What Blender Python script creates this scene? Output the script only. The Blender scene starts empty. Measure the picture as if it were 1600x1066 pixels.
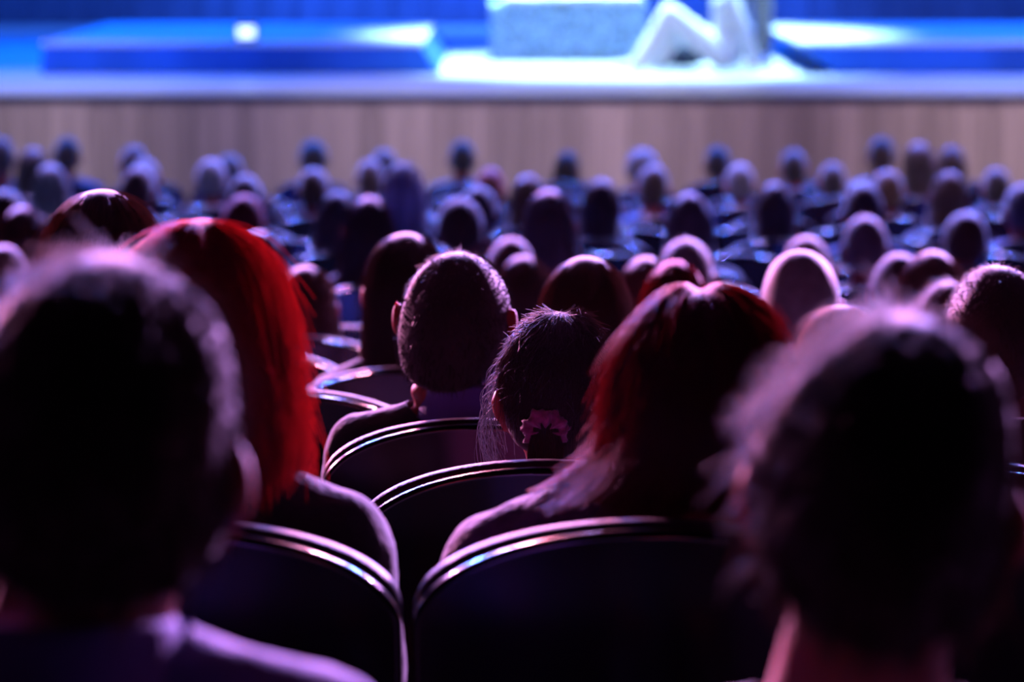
import bpy, bmesh, math, random
import numpy as np
from mathutils import Vector, Matrix

# ------------------------------------------------------------------ camera, world, light, exposure
SC = bpy.context.scene
COL = SC.collection
PI = math.pi
F = 5000.0                       # focal length in pixels of a 1600 x 1066 frame
ZC = 2.75                        # camera height over the floor at the foot of the stage
PITCH = math.atan(683.0 / F)     # looking down the rake, horizon above the frame
cam_d = bpy.data.cameras.new('camera')
cam = bpy.data.objects.new('camera', cam_d)
COL.objects.link(cam)
cam.location = (0, 0, ZC)
cam.rotation_euler = (PI / 2 - PITCH, 0, 0)
cam_d.sensor_width = 36.0
cam_d.lens = F / 1600 * 36.0
cam_d.clip_start = 0.05
cam_d.clip_end = 200
cam_d.dof.use_dof = True
cam_d.dof.focus_distance = 4.25
cam_d.dof.aperture_fstop = 4.4
SC.camera = cam

SC.view_settings.view_transform = 'Standard'
SC.view_settings.look = 'None'
SC.view_settings.gamma = 1.0
SC.view_settings.exposure = 0.0
SC.view_settings.use_curve_mapping = False
SC.cycles.use_denoising = True
SC.cycles.max_bounces = 6
SC.cycles.sample_clamp_indirect = 4.0

world = bpy.data.worlds.new('dark_hall')
world.use_nodes = True
world.node_tree.nodes['Background'].inputs[0].default_value = (0.25, 0.10, 0.55, 1)
world.node_tree.nodes['Background'].inputs[1].default_value = 0.003
SC.world = world


def aim(o, target):
    d = Vector(target) - o.location
    o.rotation_euler = d.to_track_quat('-Z', 'Y').to_euler()


def lamp(name, kind, loc, target, color, power, size=0.3, angle=60, blend=0.5):
    ld = bpy.data.lights.new(name, kind)
    ld.color = color
    ld.energy = power
    if kind == 'AREA':
        ld.shape = 'DISK'
        ld.size = size
    else:
        ld.shadow_soft_size = size
    if kind == 'SPOT':
        ld.spot_size = math.radians(angle)
        ld.spot_blend = blend
    o = bpy.data.objects.new(name, ld)
    COL.objects.link(o)
    o.location = loc
    aim(o, target)
    return o


# truss over the front of the stage: narrow pink beams on the near rows
for x, c, pw in ((-7.0, (0.80, 0.30, 0.90), 12500), (-2.4, (1.0, 0.22, 0.34), 10500), (2.4, (1.0, 0.28, 0.50), 10500), (7.0, (0.70, 0.34, 1.0), 14000)):
    lamp('audience_spot', 'SPOT', (x, 21.0, ZC + 4.6), (x * 0.1, 3.8, 1.9), c, pw, 0.30, 36, 0.7)
for x in (-5.0, 5.0):
    lamp('blue_beam', 'SPOT', (x, 21.5, ZC + 4.6), (x * 0.1, 4.5, 1.8), (0.06, 0.16, 1.0), 15000, 0.35, 36, 0.7)
# unseen side lamps, added to rim-light the heads of the near rows
for x, c in ((-8.8, (0.95, 0.28, 0.62)), (8.8, (0.78, 0.32, 1.0))):
    lamp('added_rim_spot', 'SPOT', (x, 20.0, ZC + 2.6), (0.0, 3.6, 2.1), c, 38000, 0.30, 24, 0.6)
# lavender beams from the same truss on the middle and front rows
for x in (-4.0, 0.3, 4.4):
    lamp('lavender_spot', 'SPOT', (x, 21.3, ZC + 6.0), (x * 0.6, 12.5, 1.6), (0.46, 0.30, 1.0), 6500, 0.35, 85, 0.7)
# blue wash just behind the stage lip, spilling on the first rows
for x in (-3.6, 0.4, 4.0):
    lamp('blue_wash', 'SPOT', (x, 24.0, ZC + 5.5), (x * 0.7, 16.5, 1.0), (0.02, 0.14, 1.0), 11000, 0.3, 55, 0.8)
# blue wash on the deck, the risers and the backdrop
for x in (-5.5, -2.6, 3.8, 6.5):
    lamp('deck_wash', 'SPOT', (x, 28.5, ZC + 6.5), (x, 28.0, 1.4), (0.0, 0.11, 1.0), 7500, 0.3, 75, 0.7)
for x, pw in ((-5.0, 5000), (0.0, 16000), (5.0, 6000)):
    lamp('backdrop_wash', 'SPOT', (x, 32.0, ZC + 6.0), (x, 36.0, 2.0), (0.03, 0.17, 1.0), pw, 0.3, 60, 0.9)
# white follow spots on the middle of the stage, hung above and behind the performers
lamp('follow_spot', 'SPOT', (0.6, 27.6, ZC + 8.0), (1.0, 26.6, 1.4), (0.50, 0.90, 1.0), 26000, 0.2, 30, 0.5)
lamp('follow_spot', 'SPOT', (2.0, 31.5, ZC + 8.0), (1.0, 27.4, 1.4), (0.55, 0.92, 1.0), 20000, 0.2, 28, 0.5)
# row light on the lip of the stage and the riser fronts
for x in (-4.0, 0.0, 4.0):
    lamp('lip_spot', 'SPOT', (x, 18.0, ZC + 8.0), (x, 23.4, 1.4), (0.92, 0.84, 1.0), 5200, 0.3, 26, 0.8)
for x in (-3.2, 3.6):
    lamp('riser_spot', 'SPOT', (x, 17.0, ZC + 6.0), (x, 25.4, 1.7), (0.0, 0.26, 1.0), 3000, 0.3, 26, 0.8)
# front-of-house lamps behind the camera, aimed at the stage front
for x, c, pw in ((-4.0, (0.28, 0.33, 1.0), 4600), (1.5, (0.86, 0.62, 0.95), 3300), (5.0, (0.60, 0.46, 1.0), 3000)):
    lamp('house_spot', 'SPOT', (x, 6.0, ZC + 7.0), (x * 0.9, 22.5, 0.9), c, pw, 0.3, 36, 0.9)


def P(px, py, y):
    """World point on the plane Y = y that is seen at the pixel."""
    dx, dv = (px - 800.0) / F, -(py - 533.0) / F
    c, s = math.cos(PITCH), math.sin(PITCH)
    dirv = Vector((dx, c + dv * s, -s + dv * c))
    t = y / dirv.y
    return Vector((dirv.x * t, y, ZC + dirv.z * t))


# ------------------------------------------------------------------ helpers
def tag(o, label=None, cat=None, group=None, kind=None):
    if label: o['label'] = label
    if cat: o['category'] = cat
    if group: o['group'] = group
    if kind: o['kind'] = kind
    return o


def empty(name, loc, label, cat, group=None):
    o = bpy.data.objects.new(name, None)
    COL.objects.link(o)
    o.location = loc
    o.empty_display_size = 0.1
    return tag(o, label, cat, group)


def link(name, me, mat=None, parent=None, loc=None):
    o = bpy.data.objects.new(name, me)
    COL.objects.link(o)
    if parent: o.parent = parent
    if loc is not None: o.location = loc
    if mat is not None:
        mats = mat if isinstance(mat, tuple) else (mat,)
        while len(me.materials) < len(mats):
            me.materials.append(None)
        for k, m in enumerate(mats):
            o.material_slots[k].link = 'OBJECT'
            o.material_slots[k].material = m
    return o


def np_mesh(name, verts, faces_list, smooth=True):
    """Mesh from a vertex array and a list of (n,k) index arrays."""
    me = bpy.data.meshes.new(name)
    verts = np.asarray(verts, dtype=np.float32).reshape(-1, 3)
    me.vertices.add(len(verts))
    me.vertices.foreach_set('co', verts.ravel())
    loops = np.concatenate([np.asarray(f, dtype=np.int32).ravel() for f in faces_list])
    tot = np.concatenate([np.full(len(f), np.asarray(f).shape[1], dtype=np.int32) for f in faces_list])
    start = np.concatenate([[0], np.cumsum(tot)[:-1]]).astype(np.int32)
    me.loops.add(len(loops))
    me.loops.foreach_set('vertex_index', loops)
    me.polygons.add(len(tot))
    me.polygons.foreach_set('loop_start', start)
    me.polygons.foreach_set('loop_total', tot)
    me.update(calc_edges=True)
    me.validate()
    if smooth:
        me.polygons.foreach_set('use_smooth', np.ones(len(me.polygons), dtype=bool))
    return me


def grid_faces(nu, nv, base=0, wrap_u=False):
    iu = np.arange(nu if wrap_u else nu - 1)
    iv = np.arange(nv - 1)
    U, V = np.meshgrid(iu, iv, indexing='ij')
    U2 = (U + 1) % nu
    return (base + np.stack([U * nv + V, U2 * nv + V, U2 * nv + V + 1, U * nv + V + 1], -1)).reshape(-1, 4)


def bm_mesh(name, bm, smooth=False):
    me = bpy.data.meshes.new(name)
    bmesh.ops.recalc_face_normals(bm, faces=bm.faces)
    bm.to_mesh(me)
    bm.free()
    if smooth:
        me.polygons.foreach_set('use_smooth', np.ones(len(me.polygons), dtype=bool))
    return me


def box_bm(x0, x1, y0, y1, z0, z1, bevel=0.0, bm=None):
    bm = bm or bmesh.new()
    vs = [bm.verts.new((x, y, z)) for x in (x0, x1) for y in (y0, y1) for z in (z0, z1)]
    fs = [bm.faces.new([vs[i] for i in q]) for q in ((0, 1, 3, 2), (4, 6, 7, 5), (0, 4, 5, 1), (2, 3, 7, 6), (0, 2, 6, 4), (1, 5, 7, 3))]
    if bevel:
        es = list({e for f in fs for e in f.edges})
        bmesh.ops.bevel(bm, geom=es, offset=bevel, segments=2, affect='EDGES', profile=0.5)
    return bm


def box(name, x0, x1, y0, y1, z0, z1, mat, parent=None, bevel=0.0):
    return link(name, bm_mesh(name, box_bm(x0, x1, y0, y1, z0, z1, bevel)), mat, parent)


# ------------------------------------------------------------------ materials
def material(name, color, rough=0.5, spec=0.5, metal=0.0, noise=0.0, nscale=8.0, sheen=0.0, coat=0.0, translucent=None, tw=0.3, bump=0.0,
             bscale=60.0, rand=0.0, sss=0.0, stretch=None, emit=None, estr=0.0):
    m = bpy.data.materials.new(name)
    m.use_nodes = True
    nt = m.node_tree
    b = nt.nodes['Principled BSDF']
    b.inputs['Base Color'].default_value = (*color, 1)
    b.inputs['Roughness'].default_value = rough
    b.inputs['Specular IOR Level'].default_value = spec
    b.inputs['Metallic'].default_value = metal
    b.inputs['Sheen Weight'].default_value = sheen
    b.inputs['Coat Weight'].default_value = coat
    b.inputs['Coat Roughness'].default_value = 0.15
    if emit:
        b.inputs['Emission Color'].default_value = (*emit, 1)
        b.inputs['Emission Strength'].default_value = estr
    if sss:
        b.inputs['Subsurface Weight'].default_value = sss
        b.inputs['Subsurface Radius'].default_value = (1.0, 0.12, 0.10)
        b.inputs['Subsurface Scale'].default_value = 0.018
    col_out = None
    if noise or rand:
        mixn = nt.nodes.new('ShaderNodeHueSaturation')
        mixn.inputs['Color'].default_value = (*color, 1)
        val = None
        if noise:
            tc = nt.nodes.new('ShaderNodeTexCoord')
            mp = nt.nodes.new('ShaderNodeMapping')
            if stretch: mp.inputs['Scale'].default_value = stretch
            nz = nt.nodes.new('ShaderNodeTexNoise')
            nz.inputs['Scale'].default_value = nscale
            nz.inputs['Detail'].default_value = 4
            nt.links.new(tc.outputs['Object'], mp.inputs['Vector'])
            nt.links.new(mp.outputs['Vector'], nz.inputs['Vector'])
            mr = nt.nodes.new('ShaderNodeMapRange')
            mr.inputs['From Min'].default_value = 0.3
            mr.inputs['From Max'].default_value = 0.7
            mr.inputs['To Min'].default_value = 1 - noise
            mr.inputs['To Max'].default_value = 1 + noise
            nt.links.new(nz.outputs['Fac'], mr.inputs['Value'])
            val = mr.outputs['Result']
        if rand:
            oi = nt.nodes.new('ShaderNodeObjectInfo')
            mr2 = nt.nodes.new('ShaderNodeMapRange')
            mr2.inputs['To Min'].default_value = 1 - rand
            mr2.inputs['To Max'].default_value = 1 + rand
            nt.links.new(oi.outputs['Random'], mr2.inputs['Value'])
            if val is None:
                val = mr2.outputs['Result']
            else:
                mu = nt.nodes.new('ShaderNodeMath')
                mu.operation = 'MULTIPLY'
                nt.links.new(val, mu.inputs[0])
                nt.links.new(mr2.outputs['Result'], mu.inputs[1])
                val = mu.outputs[0]
        nt.links.new(val, mixn.inputs['Value'])
        col_out = mixn.outputs['Color']
        nt.links.new(col_out, b.inputs['Base Color'])
    if bump:
        nb = nt.nodes.new('ShaderNodeTexNoise')
        nb.inputs['Scale'].default_value = bscale
        tb = nt.nodes.new('ShaderNodeTexCoord')
        nt.links.new(tb.outputs['Object'], nb.inputs['Vector'])
        bp = nt.nodes.new('ShaderNodeBump')
        bp.inputs['Strength'].default_value = bump
        bp.inputs['Distance'].default_value = 0.01
        nt.links.new(nb.outputs['Fac'], bp.inputs['Height'])
        nt.links.new(bp.outputs['Normal'], b.inputs['Normal'])
    if translucent:
        tr = nt.nodes.new('ShaderNodeBsdfTranslucent')
        tr.inputs['Color'].default_value = (*translucent, 1)
        mx = nt.nodes.new('ShaderNodeMixShader')
        mx.inputs[0].default_value = tw
        nt.links.new(b.outputs[0], mx.inputs[1])
        nt.links.new(tr.outputs[0], mx.inputs[2])
        nt.links.new(mx.outputs[0], nt.nodes['Material Output'].inputs['Surface'])
    return m


def hair_mat(name, color, tcol, tw=0.35, rough=0.42, tint=(1, 1, 1)):
    """Dense hair mass and the thin, light-passing single strands of the same colour."""
    pair = (material(name, color, 0.6, 0.18, sheen=0.7, noise=0.25, nscale=40),
            material(name + '_strand', color, rough, 0.35, sheen=0.6, translucent=tcol, tw=tw))
    for m in pair:
        m.node_tree.nodes['Principled BSDF'].inputs['Sheen Tint'].default_value = (*tint, 1)
    return pair


HAIR = {
    'black': hair_mat('hair_black', (0.020, 0.014, 0.014), (0.10, 0.06, 0.06)),
    'dark': hair_mat('hair_dark_brown', (0.040, 0.022, 0.018), (0.20, 0.09, 0.07)),
    'brown': hair_mat('hair_brown', (0.090, 0.045, 0.030), (0.35, 0.15, 0.10)),
    'auburn': hair_mat('hair_auburn', (0.080, 0.020, 0.018), (0.65, 0.13, 0.11), 0.36, tint=(0.9, 0.35, 0.40)),
    'red': hair_mat('hair_red', (0.420, 0.040, 0.036), (1.0, 0.16, 0.14), 0.36, tint=(1.0, 0.16, 0.16)),
    'blond': hair_mat('hair_blond', (0.300, 0.190, 0.120), (0.75, 0.50, 0.36), 0.4),
    'grey': hair_mat('hair_grey', (0.110, 0.105, 0.115), (0.40, 0.38, 0.42)),
}
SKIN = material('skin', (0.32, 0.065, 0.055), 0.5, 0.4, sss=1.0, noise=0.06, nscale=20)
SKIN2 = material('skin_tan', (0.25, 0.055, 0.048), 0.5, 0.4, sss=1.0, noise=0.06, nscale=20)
CLOTH = {
    'black': material('cloth_black', (0.016, 0.014, 0.018), 0.85, 0.3, sheen=0.3, bump=0.3),
    'navy': material('cloth_navy', (0.020, 0.024, 0.060), 0.85, 0.3, sheen=0.3, bump=0.3),
    'blue': material('cloth_blue', (0.060, 0.110, 0.320), 0.85, 0.3, sheen=0.3, bump=0.3),
    'grey': material('cloth_grey', (0.120, 0.115, 0.130), 0.85, 0.3, sheen=0.3, bump=0.3),
    'white': material('cloth_white', (0.600, 0.590, 0.620), 0.85, 0.3, sheen=0.2, bump=0.2),
    'plum': material('cloth_plum', (0.085, 0.055, 0.130), 0.8, 0.3, sheen=0.4, bump=0.5, bscale=90, noise=0.4, nscale=60),
    'violet': material('cloth_violet', (0.110, 0.085, 0.300), 0.8, 0.3, sheen=0.2, bump=0.2),
    'maroon': material('cloth_maroon', (0.120, 0.020, 0.050), 0.85, 0.3, sheen=0.3, bump=0.3),
}
SHOE = material('shoe_leather', (0.02, 0.018, 0.018), 0.4, 0.5)
M_SHELL = material('chair_shell', (0.007, 0.002, 0.005), 0.20, 0.5, coat=0.5, noise=0.15, nscale=30)
M_CUSH = material('chair_cushion', (0.030, 0.006, 0.022), 0.45, 0.4, sheen=0.1, bump=0.2, bscale=300)
M_METAL = material('chair_metal', (0.05, 0.05, 0.055), 0.35, 0.5, metal=0.8)
M_ARM = material('chair_armrest', (0.03, 0.015, 0.012), 0.3, 0.5, coat=0.3)
M_FLOOR = material('house_carpet', (0.030, 0.012, 0.028), 0.95, 0.2, noise=0.3, nscale=30, bump=0.4)
M_WOOD = material('stage_wood', (0.36, 0.265, 0.245), 0.5, 0.4, noise=0.20, nscale=3.0, stretch=(7, 1, 0.35), rand=0.24)
M_LIP = material('stage_lip_paint', (0.030, 0.026, 0.060), 0.45, 0.4)
M_DECK = material('stage_deck', (0.42, 0.43, 0.46), 0.34, 0.5, noise=0.08, nscale=1.2)
M_RISER = material('riser_cloth', (0.008, 0.075, 0.420), 0.7, 0.2, noise=0.35, nscale=1.3, stretch=(1, 1, 0.2))
M_RTOP = material('riser_top', (0.40, 0.42, 0.46), 0.45, 0.4, noise=0.08, nscale=1.0)
M_CURTAIN = material('backdrop_curtain', (0.080, 0.100, 0.180), 0.8, 0.3, noise=0.15, nscale=1.0)
M_WALL = material('hall_wall_paint', (0.04, 0.025, 0.035), 0.9, 0.2, noise=0.1, nscale=2)
M_GLITTER = material('glitter_cloth', (0.22, 0.36, 0.52), 0.5, 0.6, noise=0.75, nscale=26, bump=0.8, bscale=30)
M_LAMPBODY = material('lamp_housing', (0.03, 0.03, 0.035), 0.5, 0.4)
M_LENS = material('lamp_lens', (0.8, 0.85, 1.0), 0.3, 0.5, emit=(0.45, 0.6, 1.0), estr=3.0)
M_LENSW = material('lamp_lens_white', (0.9, 0.95, 1.0), 0.3, 0.5, emit=(0.85, 0.95, 1.0), estr=4.0)

# ------------------------------------------------------------------ rows and the raked floor
ROWS = {1: 2.1, 2: 3.3, 3: 4.1, 4: 4.95, 5: 5.8, 6: 6.7, 7: 7.6, 8: 8.5, 9: 9.4}
for k in range(10, 21):
    ROWS[k] = 9.4 + 0.95 * (k - 9)
TOPS = ((2.1, -0.26), (3.3, -0.37), (5.8, -0.62), (9.4, -0.98), (11.3, -1.09), (15.1, -1.27), (19.85, -1.46))


def floor_z(y):
    return ZC + float(np.interp(y, [t[0] for t in TOPS], [t[1] for t in TOPS])) - 1.27


def build_floor():
    # one tread per row: front edge just ahead of the feet, stepping down towards the stage
    pts = [(-1.2, floor_z(2.1) + 0.06)]
    ks = sorted(ROWS)
    for k in ks:
        y = ROWS[k]
        z = floor_z(y)
        start = y - 0.33 if k > 1 else 0.8
        pts.append((start, pts[-1][1]))
        pts.append((start, z))
    pts.append((24.0, pts[-1][1]))
    xs = (-12.0, 12.0)
    v = [(x, y, z) for x in xs for (y, z) in pts]
    n = len(pts)
    f = [(i, i + 1, n + i + 1, n + i) for i in range(n - 1)]
    me = bpy.data.meshes.new('floor')
    me.from_pydata(v, [], f)
    tag(link('floor', me, M_FLOOR), kind='structure')


build_floor()
for nm, x in (('wall_left', -12.0), ('wall_right', 12.0)):
    tag(box(nm, x - 0.1, x + 0.1, -1.2, 37.0, -0.4, 12.0, M_WALL), kind='structure')

# ------------------------------------------------------------------ the stage
SY = 22.5
SZ = P(800, 150, SY).z
stage = empty('stage', (0, SY, 0), 'raised stage with pale wooden plank front and blue lit deck', 'stage')


def kid(o, root):
    o.parent = root
    o.matrix_parent_inverse = Matrix.Translation(-root.location)
    return o


kid(box('deck', -11.8, 11.8, SY, 35.8, SZ - 0.12, SZ, M_DECK), stage)
kid(box('lip_trim', -11.8, 11.8, SY - 0.035, SY - 0.001, SZ - 0.05, SZ + 0.004, M_LIP, bevel=0.006), stage)
# front planks, each its own board with a recessed joint
rng = random.Random(4)
x = -9.0
while x < 9.0:
    w = rng.uniform(0.10, 0.17)
    dy = rng.uniform(0.0, 0.008)
    b = box('fascia_board', x + 0.002, x + w - 0.002, SY - 0.022 - dy, SY + 0.0, 0.0, SZ - 0.05, M_WOOD, bevel=0.002)
    kid(b, stage)
    x += w
kid(box('fascia_backing', -11.8, 11.8, SY, SY + 0.02, 0.0, SZ - 0.12, M_LIP), stage)


def prism(name, poly, y0, y1, mat):
    """Polygon in x,z pushed from y0 to y1."""
    bm = bmesh.new()
    a = [bm.verts.new((px, y0, pz)) for px, pz in poly]
    b = [bm.verts.new((px, y1, pz)) for px, pz in poly]
    n = len(poly)
    bm.faces.new(a)
    bm.faces.new(b[::-1])
    for i in range(n):
        bm.faces.new((a[i], b[i], b[(i + 1) % n], a[(i + 1) % n]))
    bmesh.ops.bevel(bm, geom=list(bm.edges), offset=0.008, segments=1, affect='EDGES')
    return link(name, bm_mesh(name, bm), mat)


RY = 25.35
RH = P(400, 66, RY).z - SZ


def riser(px_bot, px_top, label):
    xb = [P(p, 116, RY).x for p in px_bot]
    xt = [P(p, 66, RY).x for p in px_top]
    r = empty('stage_riser', ((xb[0] + xb[1]) / 2, RY, SZ), label, 'platform')
    h = SZ + RH
    kid(prism('body', [(xb[0], SZ + 0.003), (xb[1], SZ + 0.003), (xt[1], h - 0.03), (xt[0], h - 0.03)], RY, RY + 4.2, M_RISER), r)
    kid(prism('top_panel', [(xt[0] - 0.01, h - 0.03), (xt[1] + 0.01, h - 0.03), (xt[1] + 0.01, h), (xt[0] - 0.01, h)], RY - 0.015, RY + 4.2, M_RTOP), r)
    return r


riser((64, 686), (66, 658), 'long low dark-blue riser on the deck, with a slanted end beside the spotlit floor')
riser((1306, 2300), (1252, 2300), 'low dark-blue riser on the deck beyond the white-shoed performer')

# backdrop curtain with folds
n = 420
xs = np.linspace(-11.8, 11.8, n)
yy = 36.0 - 0.10 + 0.05 * np.sin(xs * 17) + 0.03 * np.sin(xs * 41 + 1)
V = np.zeros((n, 2, 3))
V[:, :, 0] = xs[:, None]
V[:, :, 1] = yy[:, None]
V[:, 0, 2] = SZ
V[:, 1, 2] = SZ + 7.5
cur = link('wall_back', np_mesh('wall_back', V, [grid_faces(n, 2)]), M_CURTAIN)
tag(cur, kind='structure')


def floor_lamp(px, py, y, lens, label, w=0.16):
    p = P(px, py, y)
    zb = SZ + RH if y > RY else SZ
    r = empty('stage_lamp', (p.x, y, zb), label, 'stage light')
    kid(box('housing', p.x - w / 2, p.x + w / 2, y, y + 0.14, zb + 0.015, zb + 0.13, M_LAMPBODY, bevel=0.012), r)
    kid(box('lens', p.x - w / 2 + 0.015, p.x + w / 2 - 0.015, y - 0.012, y + 0.01, zb + 0.03, zb + 0.115, lens, bevel=0.004), r)
    kid(box('foot', p.x - w / 2 - 0.01, p.x + w / 2 + 0.01, y + 0.03, y + 0.11, zb, zb + 0.018, M_LAMPBODY, bevel=0.004), r)


floor_lamp(385, 60, RY + 0.15, M_LENS, 'small lit stage light on the edge of the long dark-blue riser')

# glittering block on the middle of the stage
BY = 27.4
bl, br = P(768, 95, BY), P(1008, 95, BY)
blk = empty('glitter_block', ((bl.x + br.x) / 2, BY, SZ), 'grey-blue glittering block with a bright top at the middle of the stage', 'stage prop')
bm = bmesh.new()
bmesh.ops.create_grid(bm, x_segments=40, y_segments=20, size=0.5)
bm.free()
bm = box_bm(bl.x, br.x, BY, BY + 0.9, SZ + 0.004, SZ + 0.50)
bmesh.ops.subdivide_edges(bm, edges=list(bm.edges), cuts=24, use_grid_fill=True)
rn = random.Random(2)
for v in bm.verts:
    if v.co.z > SZ + 0.04:
        v.co += Vector((rn.uniform(-1, 1), rn.uniform(-1, 1), rn.uniform(-1, 1))) * 0.018
kid(link('body', bm_mesh('block', bm), M_GLITTER), blk)
bm = box_bm(bl.x + 0.10, br.x - 0.02, BY - 0.03, BY + 0.93, SZ + 0.505, SZ + 0.56, 0.02)
bmesh.ops.subdivide_edges(bm, edges=[e for e in bm.edges if e.calc_length() > 0.3], cuts=10, use_grid_fill=True)
for v in bm.verts:
    v.co.z += rn.uniform(-0.008, 0.008)
kid(link('cover', bm_mesh('block_cover', bm, True), CLOTH['white']), blk)

# ------------------------------------------------------------------ bodies
HA, HB, HC = 0.077, 0.098, 0.118          # head half width, half depth, half height
HEAD_Z = 1.176
_sph = {}


def sphere_arrays(nu=14, nv=9):
    if (nu, nv) not in _sph:
        bm = bmesh.new()
        bmesh.ops.create_uvsphere(bm, u_segments=nu, v_segments=nv, radius=1)
        bm.verts.ensure_lookup_table()
        v = np.array([q.co for q in bm.verts])
        t = [[q.index for q in f.verts] for f in bm.faces if len(f.verts) == 3]
        qd = [[q.index for q in f.verts] for f in bm.faces if len(f.verts) == 4]
        bm.free()
        _sph[(nu, nv)] = (v, np.array(t), np.array(qd))
    return _sph[(nu, nv)]


def chain(out, label, pts, n=8):
    """Blobs interpolated along (point, radii) stations."""
    for (p0, r0), (p1, r1) in zip(pts[:-1], pts[1:]):
        for i in range(n + 1):
            t = i / n
            p = [p0[k] * (1 - t) + p1[k] * t for k in range(3)]
            ra = (r0,) * 3 if not isinstance(r0, tuple) else r0
            rb = (r1,) * 3 if not isinstance(r1, tuple) else r1
            r = [ra[k] * (1 - t) + rb[k] * t for k in range(3)]
            out.append((p, r, label))


def hand(out, wx, wy, wz, sx):
    """Palm down on the thigh, fingers forward."""
    chain(out, 'hand', [((wx, wy, wz), (0.026, 0.022, 0.018)), ((wx - 0.004 * sx, wy + 0.055, wz - 0.008), (0.038, 0.028, 0.014))], 4)
    for i, (o, l) in enumerate(((-0.034, 0.060), (-0.012, 0.072), (0.011, 0.067), (0.033, 0.052))):
        bx, by, bz = wx + o * 1.0, wy + 0.075, wz - 0.008
        chain(out, 'hand', [((bx, by, bz), 0.0088), ((bx + o * 0.18, by + l * 0.55, bz - 0.004), 0.0082), ((bx + o * 0.25, by + l, bz - 0.020), 0.0070)], 4)
    chain(out, 'hand', [((wx - sx * 0.026, wy + 0.03, wz - 0.006), 0.011), ((wx - sx * 0.056, wy + 0.065, wz - 0.012), 0.009), ((wx - sx * 0.062, wy + 0.090, wz - 0.020), 0.008)], 4)


def head_blobs(hs, xf, ez=0.0):
    """Head, face and ears, mapped by xf."""
    hb = [((0, -0.012, 0.012), (HA, HB * 0.90, HC * 0.93), 'head'),
          ((0, -0.014, 0.034), (HA * 0.99, HB * 0.88, HC * 0.70), 'head'),
          ((0, 0.03, -0.02), (HA * 0.86, HB * 0.66, HC * 0.80), 'head'),
          ((0, 0.035, -0.070), (HA * 0.62, HB * 0.55, HC * 0.42), 'head'),
          ((0, 0.070, -0.098), (0.024, 0.020, 0.016), 'head'),
          ((0, 0.089, 0.020), (0.045, 0.010, 0.012), 'head'),
          ((0, 0.092, -0.008), (0.010, 0.012, 0.022), 'head'), ((0, 0.101, -0.022), (0.014, 0.014, 0.011), 'head'),
          ((0, 0.090, -0.056), (0.024, 0.010, 0.006), 'head'), ((0, 0.088, -0.068), (0.020, 0.010, 0.006), 'head')]
    for s in (-1, 1):
        hb.append(((s * 0.050, 0.062, -0.028), (0.022, 0.020, 0.022), 'head'))
        hb.append(((s * (HA + 0.004), -0.012, -0.004 + ez), (0.013, 0.020, 0.026), 'ear'))
        hb.append(((s * (HA + 0.014), -0.022, 0.004 + ez), (0.008, 0.018, 0.028), 'ear'))
        hb.append(((s * (HA + 0.001), -0.008, -0.030 + ez), (0.010, 0.012, 0.016), 'ear'))
    return [(xf(c), tuple(r[i] * hs for i in range(3)), l) for c, r, l in hb]


def mesh_from_blobs(blobs, voxel, iters=4):
    v0, t0, q0 = sphere_arrays()
    n = len(v0)
    V = np.concatenate([v0 * np.array(r) + np.array(c) for c, r, _ in blobs])
    T = np.concatenate([t0 + i * n for i in range(len(blobs))])
    Q = np.concatenate([q0 + i * n for i in range(len(blobs))])
    me = np_mesh('tmp', V, [T, Q])
    o = bpy.data.objects.new('tmp', me)
    COL.objects.link(o)
    m = o.modifiers.new('r', 'REMESH')
    m.mode = 'VOXEL'
    m.voxel_size = voxel
    m.use_smooth_shade = True
    s = o.modifiers.new('s', 'SMOOTH')
    s.factor = 0.5
    s.iterations = iters
    dg = bpy.context.evaluated_depsgraph_get()
    out = bpy.data.meshes.new_from_object(o.evaluated_get(dg))
    bpy.data.objects.remove(o)
    bpy.data.meshes.remove(me)
    return out


def read(me):
    v = np.empty(len(me.vertices) * 3, dtype=np.float32)
    me.vertices.foreach_get('co', v)
    nr = np.empty(len(me.vertices) * 3, dtype=np.float32)
    me.vertices.foreach_get('normal', nr)
    fl = np.empty(len(me.polygons), dtype=np.int32)
    me.polygons.foreach_get('loop_total', fl)
    lp = np.empty(len(me.loops), dtype=np.int32)
    me.loops.foreach_get('vertex_index', lp)
    return v.reshape(-1, 3), nr.reshape(-1, 3), fl, lp


def label_verts(v, blobs):
    names = sorted({b[2] for b in blobs})
    best = np.full(len(v), 1e9, dtype=np.float32)
    lab = np.zeros(len(v), dtype=np.int32)
    for c, r, l in blobs:
        d = np.abs(np.sqrt((((v - np.array(c, dtype=np.float32)) / np.array(r, dtype=np.float32)) ** 2).sum(1)) - 1) * min(r)
        k = d < best
        best[k] = d[k]
        lab[k] = names.index(l)
    return lab, names


def wrinkles(v, seed, amp):
    r = np.random.RandomState(seed)
    out = np.zeros(len(v))
    for k in range(6):
        w = r.normal(size=3) * (18 + 14 * k)
        out += np.sin(v @ w + r.uniform(0, 6)) / (1 + 0.6 * k)
    return amp * out / 2.0


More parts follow.
